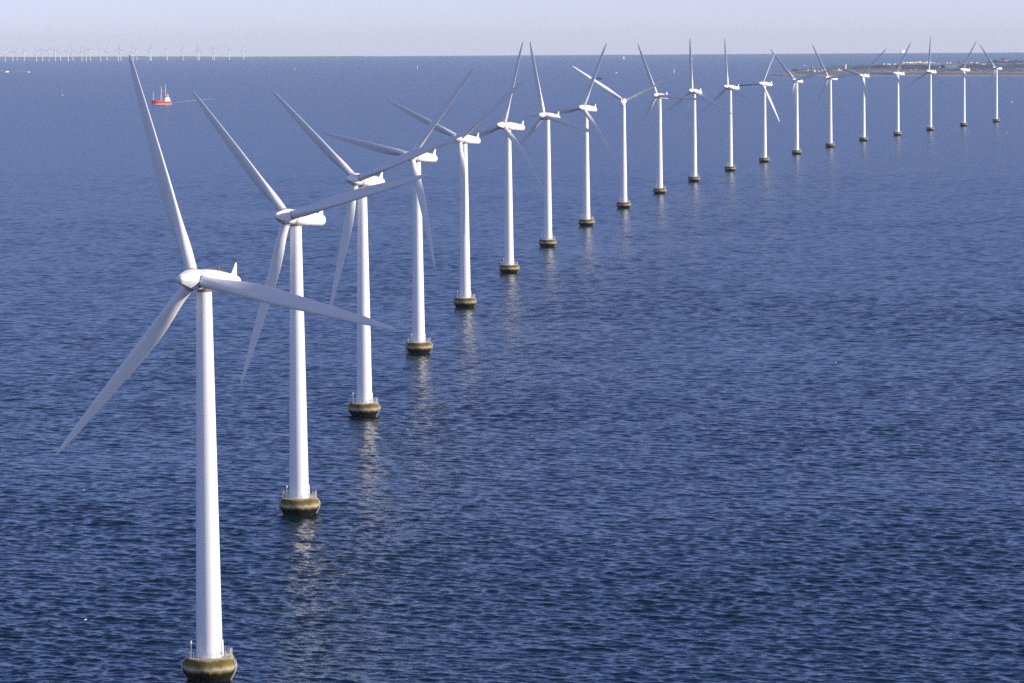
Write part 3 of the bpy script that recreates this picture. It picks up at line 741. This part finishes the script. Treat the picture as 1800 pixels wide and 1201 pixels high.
def silo(px, py, w, h):
    p = on_sea(px, py, 1.6); s = mpp(p); root = obj('storage_tower', None, None, Matrix.Translation((p.x, p.y, p.z-1)))
    tag(root, 'tall pale round tower standing over the low buildings of the island', 'tower')
    R, H = w*s/2, h*s
    m = MB(); m.lathe([(R, 0), (R, H*.9), (R*1.08, H*.91), (R*1.08, H*.96)], 32); obj('wall', m.mesh('wall', bmat((.78, .78, .72)), 40), root)
    m = MB(); m.lathe([(R*1.08, H*.96), (R*.3, H)], 32); obj('roof', m.mesh('roof', bmat(GREY), 40), root)
silo(1486, 121.2, 3.6, 8.6)
building(1473.8, 124.6, 2.6, 4.4, YEL, 'small tall pale yellow house left of the round tower', name='house')
building(1477.6, 124.4, 4.6, 2.6, YEL, 'low pale yellow shed attached left of the round tower', pitch=True, name='shed')
building(1431.2, 127, 2.8, 4.0, W_, 'bright white block near the harbour at the island tip')
building(1425.5, 127, 1.6, 3, BEIGE, 'narrow beige house left of the bright white harbour block', name='house')
building(1438.3, 127, 2.6, 3.6, PINK, 'pinkish house right of the bright white harbour block', name='house', pitch=True)
building(1419.5, 125, 4, 2.8, GREY, 'grey warehouse at the root of the harbour mole', name='warehouse')
building(1427.5, 122.5, 3.2, 5, BLUE, 'dark square tower block behind the harbour houses')
building(1467, 125.2, 10, 1.8, BEIGE, 'long low beige shed beside the yellow house', name='shed', pitch=True)
building(1445, 124.6, 5, 2.4, GREY, 'grey flat roofed store among trees right of the harbour', name='warehouse')
building(1553.2, 113.9, 3, 2.4, W_, 'white house at the left end of the far white row', name='house')
building(1561.5, 113.6, 7, 1.6, W_, 'long low white building in the far white row')
building(1572.4, 113.6, 6, 1.5, BEIGE, 'long low beige building at the right end of the far white row')
tc_ = [(1588, PINK, 3.2), (1593.5, BEIGE, 2.8), (1599, W_, 2.5), (1604.5, BEIGE, 3.6), (1610, PINK, 3.1), (1616, BEIGE, 3.8), (1622, W_, 2.6), (1628, PINK, 3.2), (1634.5, BEIGE, 2.8), (1641, PINK, 2.4)]
nm = ['first', 'second', 'third', 'fourth', 'fifth', 'sixth', 'seventh', 'eighth', 'ninth', 'last']
cn = {PINK: 'pink', BEIGE: 'beige', W_: 'white'}
for k, (x, c, h) in enumerate(tc_):
    building(x, 111.8-.02*(x-1590)*.5, 5.6, h, c, '%s town block, %s from the left in the dense row at the far shore' % (cn[c], nm[k]), pitch=(k % 3 == 0))
building(1664.6, 112, 2.6, 2.2, W_, 'left one of two bright white blocks in the far bay')
building(1670, 112, 3.4, 2.0, W_, 'right one of two bright white blocks in the far bay')
building(1649.2, 113, 2, 1.4, W_, 'small lone white house left of the far bay', name='house')
building(1668.5, 119.6, 25, 5.2, BLUE, 'huge dark blue hall in the middle of the island', roof=(.16, .19, .24), name='hall')
building(1653, 119.2, 6, 2.4, GREY, 'low grey annex at the left end of the dark blue hall')
building(1589, 123.4, 2, 1.8, W_, 'leftmost of the small white houses behind the beach', name='house', pitch=True)
building(1600.6, 123.4, 2, 2.4, W_, 'middle one of the small white houses behind the beach', name='house', pitch=True)
building(1609.8, 123.4, 2.8, 2.6, W_, 'right one of the small white houses behind the beach', name='house', pitch=True)
building(1583, 122, 2, 3, RED, 'small red house near a turbine nacelle behind the beach', name='house', pitch=True)
building(1603, 129.9, 5, 1.2, W_, 'low pale shed standing on the beach', name='shed', pitch=True)
building(1766.5, 109.4, 11, 3.6, PINK, 'wide red roofed building at the far right shore', roof=(.5, .2, .15), pitch=True)
building(1758.6, 110.6, 3.6, 2.4, RED, 'small red house left of the wide red roofed building', pitch=True, name='house')
building(1791, 121.4, 15, 1.3, W_, 'long low white greenhouse near the right edge of the photo', name='greenhouse', pitch=True)
building(1706, 111.6, 8, 2.2, GREY, 'wide grey block left of the trees on the far right shore')
building(1717, 112.4, 5, 2.8, PINK, 'pink grey block in front of the far right trees')
building(1695, 112.8, 5, 1.8, GREY, 'low grey block at the right side of the far bay')
building(1727, 113.6, 9, 1.2, W_, 'long low white strip building among the right hand fields')
def mole():
    m = MB(); pts = [on_sea(x, y, .6) for x, y in ((1397, 124.3), (1405, 123.6), (1418, 123.4))]
    for a, b in zip(pts[:-1], pts[1:]):
        d = (b-a); L = d.length; ang = math.atan2(d.y, d.x); c = (a+b)/2
        m.box((c.x, c.y, c.z+1.2), (L, 30, 4.5), ang, 0, (.98, .5))
    o = obj('breakwater', m.mesh('breakwater', mat('dark_stone', (.06, .06, .06), .9, .3, .2))); tag(o, 'dark stone harbour mole reaching left from the island tip', 'breakwater')
mole()
M['leaf'] = mat('distant_foliage', (.055, .075, .08), .9, .4, .08)
M['leafdark'] = mat('dark_foliage', (.06, .07, .06), .9, .4, .1)
M['bark'] = mat('bark', (.08, .06, .04), .9)
def clump(m, c, w, d, h, n):
    for q in range(n):
        x = c.x+random.gauss(0, w*.3); y = c.y+random.gauss(0, d*.3); z = c.z+abs(random.gauss(.5, .28))*h*.8
        r = h*random.uniform(.12, .3)
        vs = [(x+r*random.uniform(.7, 1.3)*math.cos(a)*math.cos(e), y+r*random.uniform(.7, 1.3)*math.sin(a)*math.cos(e), z+r*random.uniform(.7, 1.2)*math.sin(e)) for e in (-.6, .5) for a in [2*PI*k/5+e for k in range(5)]]
        vs += [(x, y, z+r*1.1), (x, y, z-r*.9)]
        fs = [(k, (k+1) % 5, 5+(k+1) % 5, 5+k) for k in range(5)]+[(5+k, 5+(k+1) % 5, 10) for k in range(5)]+[((k+1) % 5, k, 11) for k in range(5)]
        m.add(vs, fs)
def wood():
    m = MB()
    strips = [(1400, 1450, 127.6, 1.2, 60), (1440, 1462, 123.6, 1.6, 30), (1498, 1546, 120.2, 1.8, 60), (1530, 1565, 118.4, 2.4, 60), (1500, 1580, 116, 1.2, 70), (1573, 1632, 121, 2.2, 80), (1575, 1625, 117.2, 2.6, 80), (1625, 1655, 119, 2.6, 40), (1685, 1800, 119, 2.0, 130), (1690, 1815, 115.6, 2.2, 140), (1735, 1815, 110.4, 2.8, 110), (1680, 1740, 111.6, 1.6, 40), (1590, 1645, 109.6, 1.4, 40), (1690, 1800, 124.8, 1.2, 70), (1620, 1690, 125, 1.1, 40), (1450, 1545, 125.6, .9, 50)]
    for x0, x1, y, h, n in strips:
        for k in range(int(n*1.7)):
            px = random.uniform(x0, x1); p = on_sea(px, y+random.gauss(0, .5), 1.5); s = mpp(p)
            hh = h*s*random.uniform(.5, 1.25); clump(m, p, hh*1.6, hh*1.6, hh, 7)
    o = obj('woodland', m.mesh('woodland', M['leaf'])); tag(o, None, None, None, 'stuff')
wood()
def tree(px, py, h, w, label):
    p = on_sea(px, py, 1.5); s = mpp(p); H = h*s; Wd = w*s
    root = obj('tree', None, None, Matrix.Translation(p)); tag(root, label, 'tree', 'tall trees on the far right shore')
    m = MB(); m.tube((0, 0, -1), (0, 0, H*.55), H*.035, H*.015, n=8)
    for a in (0, 2, 4): m.tube((0, 0, H*.35), (Wd*.25*math.cos(a), Wd*.25*math.sin(a), H*.7), H*.014, H*.006, n=6)
    obj('trunk', m.mesh('trunk', M['bark']), root)
    m = MB()
    for q in range(26): clump(m, Vector((random.gauss(0, Wd*.2), random.gauss(0, Wd*.2), H*random.uniform(.3, .7))), Wd*.3, Wd*.3, H*.35, 6)
    obj('crown', m.mesh('crown', M['leafdark']), root)
tree(1749.5, 110, 5, 5, 'tall dark tree left of the wide red roofed building')
tree(1763.5, 107.6, 5, 6, 'tall dark tree rising behind the wide red roofed building')
tree(1786.8, 109, 4.4, 4, 'lone dark tree right of the wide red roofed building')
def far_coast():
    top = [(-60, 99.4), (0, 99.3), (20, 99.6), (60, 99.7), (120, 99.5), (170, 98.9), (230, 98.9), (252, 98.2), (262, 99.0), (300, 99.0), (330, 98.4), (345, 98.8), (370, 99.0), (395, 99.6), (420, 101.2), (438, 100.8), (447, 99.2), (465, 98.9), (480, 99.8), (520, 100.6), (600, 101.0), (640, 102)]
    D = 42000.; rings = []
    for k in range(141):
        px = -60+k*5; py = interp(top, px)+.12*math.sin(k*1.7)+.1*math.sin(k*.61)+.5
        p = at_dist(px, py, D); ux, uy = p.x/D, p.y/D
        z0 = sea_z(p.x, p.y)-2
        rings.append([(p.x-ux*900, p.y-uy*900, z0), (p.x-ux*350, p.y-uy*350, z0+(p.z-z0)*.6), (p.x, p.y, max(p.z, z0+1)), (p.x+ux*600, p.y+uy*600, z0+(p.z-z0)*.8), (p.x+ux*1500, p.y+uy*1500, z0)])
    m = MB(); m.loft(rings); o = obj('far_coast', m.mesh('far_coast', mat('coast_woods', (.06, .08, .05), .95, .4, .002), 80)); tag(o, None, None, None, 'structure')
far_coast()
def sandbank():
    xs = np.arange(-14, 56, 1.0); V = []; F = []
    for px in xs:
        t = min(1, (55-px)/8); w = .55*t+.05
        for j, (dy, z) in enumerate(((w, -.5), (w*.5, 2.2*t+.3+.8*math.sin(px*.9)*t), (-w*.2, 3.2*t+.3+1.0*math.sin(px*1.7)*t), (-w, -.5))):
            p = on_sea(px, 126.6+dy*.9); p.z += z; V.append(p)
    for i in range(len(xs)-1):
        for j in range(3): F.append((i*4+j, (i+1)*4+j, (i+1)*4+j+1, i*4+j+1))
    m = MB(); m.add(V, F); o = obj('sandbank', m.mesh('sandbank', mat('reddish_sand', (.34, .22, .17), .9, .3, .03), 60)); tag(o, None, None, None, 'structure')
    building(11.5, 126.8, 6.5, 2.6, W_, 'low white building on the reddish sandbank at the left edge', pitch=True)
    building(50, 127, 4.4, 1.6, W_, 'low pale shed at the right tip of the reddish sandbank', pitch=True, name='shed')
sandbank()

# ------------------------------------------------------------------ haze
def haze():
    m = MB(); zt, zb = 180.0, -160.0
    m.box((0, 0, (zt+zb)/2), (97000, 97000, zt-zb))
    mt = bpy.data.materials.new('haze'); mt.use_nodes = True; nt = mt.node_tree; nt.nodes.clear()
    out = nt.nodes.new('ShaderNodeOutputMaterial'); v = nt.nodes.new('ShaderNodeVolumePrincipled')
    v.inputs['Color'].default_value = (0.80, 0.93, 1.0, 1); v.inputs['Density'].default_value = HAZE; v.inputs['Anisotropy'].default_value = 0.0
    nt.links.new(v.outputs[0], out.inputs['Volume'])
    o = obj('haze', m.mesh('haze', mt)); tag(o, None, None, None, 'stuff')
HAZE = 1.4e-5
haze()

# ------------------------------------------------------------------ light
SUN_EL, SUN_AZ = math.radians(19), math.radians(101)      # azimuth from +Y towards +X
w = bpy.data.worlds.new('World'); C.world = w; w.use_nodes = True
nt = w.node_tree; bg = nt.nodes['Background']; sky = nt.nodes.new('ShaderNodeTexSky')
sky.sky_type = 'NISHITA'; sky.sun_disc = False; sky.sun_elevation = SUN_EL; sky.sun_rotation = SUN_AZ
sky.air_density = 0.64; sky.dust_density = 0.22; sky.ozone_density = 2.0; sky.altitude = 50
bal = nt.nodes.new('ShaderNodeMix'); bal.data_type = 'RGBA'; bal.blend_type = 'MULTIPLY'; bal.inputs[0].default_value = 1.0
bal.inputs[7].default_value = (0.79, 0.725, 1.045, 1)             # cool white balance of the afternoon air
nt.links.new(sky.outputs[0], bal.inputs[6]); 
# broken cloud added behind the camera as fill for shaded blades; sky ahead clear
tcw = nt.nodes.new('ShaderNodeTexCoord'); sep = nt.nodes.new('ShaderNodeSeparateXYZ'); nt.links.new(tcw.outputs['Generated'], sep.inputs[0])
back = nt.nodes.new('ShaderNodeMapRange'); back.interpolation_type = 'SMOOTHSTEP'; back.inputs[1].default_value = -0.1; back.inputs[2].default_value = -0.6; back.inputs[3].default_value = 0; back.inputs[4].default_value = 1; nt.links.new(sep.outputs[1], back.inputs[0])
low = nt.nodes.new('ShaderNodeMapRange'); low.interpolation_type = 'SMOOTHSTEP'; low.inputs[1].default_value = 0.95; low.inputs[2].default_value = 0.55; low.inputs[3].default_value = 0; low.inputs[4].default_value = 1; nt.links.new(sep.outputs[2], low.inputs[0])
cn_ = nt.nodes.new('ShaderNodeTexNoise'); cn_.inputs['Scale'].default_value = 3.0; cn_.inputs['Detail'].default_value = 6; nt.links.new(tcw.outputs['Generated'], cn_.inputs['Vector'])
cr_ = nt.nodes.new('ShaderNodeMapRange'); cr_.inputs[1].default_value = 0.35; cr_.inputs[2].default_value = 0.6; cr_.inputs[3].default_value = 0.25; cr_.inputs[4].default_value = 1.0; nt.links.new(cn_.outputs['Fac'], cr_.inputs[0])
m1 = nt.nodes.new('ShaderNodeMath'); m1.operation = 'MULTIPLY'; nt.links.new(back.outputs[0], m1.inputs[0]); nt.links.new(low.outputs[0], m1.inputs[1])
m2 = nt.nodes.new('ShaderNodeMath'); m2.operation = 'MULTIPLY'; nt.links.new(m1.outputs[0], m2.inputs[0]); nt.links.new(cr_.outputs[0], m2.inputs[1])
fill_cloud = nt.nodes.new('ShaderNodeMix'); fill_cloud.data_type = 'RGBA'; fill_cloud.blend_type = 'ADD'; nt.links.new(m2.outputs[0], fill_cloud.inputs[0])
fill_cloud.inputs[7].default_value = (1.75, 1.68, 1.6, 1)
nt.links.new(bal.outputs[2], fill_cloud.inputs[6]); nt.links.new(fill_cloud.outputs[2], bg.inputs[0]); bg.inputs[1].default_value = 0.15
sd = bpy.data.lights.new('sun', 'SUN'); sun = bpy.data.objects.new('sun', sd); COL.objects.link(sun)
sd.energy = 5.0; sd.angle = math.radians(0.5); sd.color = (1.0, 0.90, 0.76)
s = Vector((math.sin(SUN_AZ)*math.cos(SUN_EL), math.cos(SUN_AZ)*math.cos(SUN_EL), math.sin(SUN_EL)))
sun.rotation_euler = s.to_track_quat('Z', 'Y').to_euler()
sun.location = (600, 0, 400)

vs = C.view_settings; vs.view_transform = 'Standard'; vs.look = 'None'; vs.gamma = 1.0; vs.exposure = 0.3
C.render.engine = 'CYCLES'
C.cycles.max_bounces = 6; C.cycles.diffuse_bounces = 3; C.cycles.glossy_bounces = 3; C.cycles.volume_bounces = 0
C.cycles.caustics_reflective = False; C.cycles.caustics_refractive = False
C.cycles.sample_clamp_indirect = 4.0
C.cycles.use_denoising = False
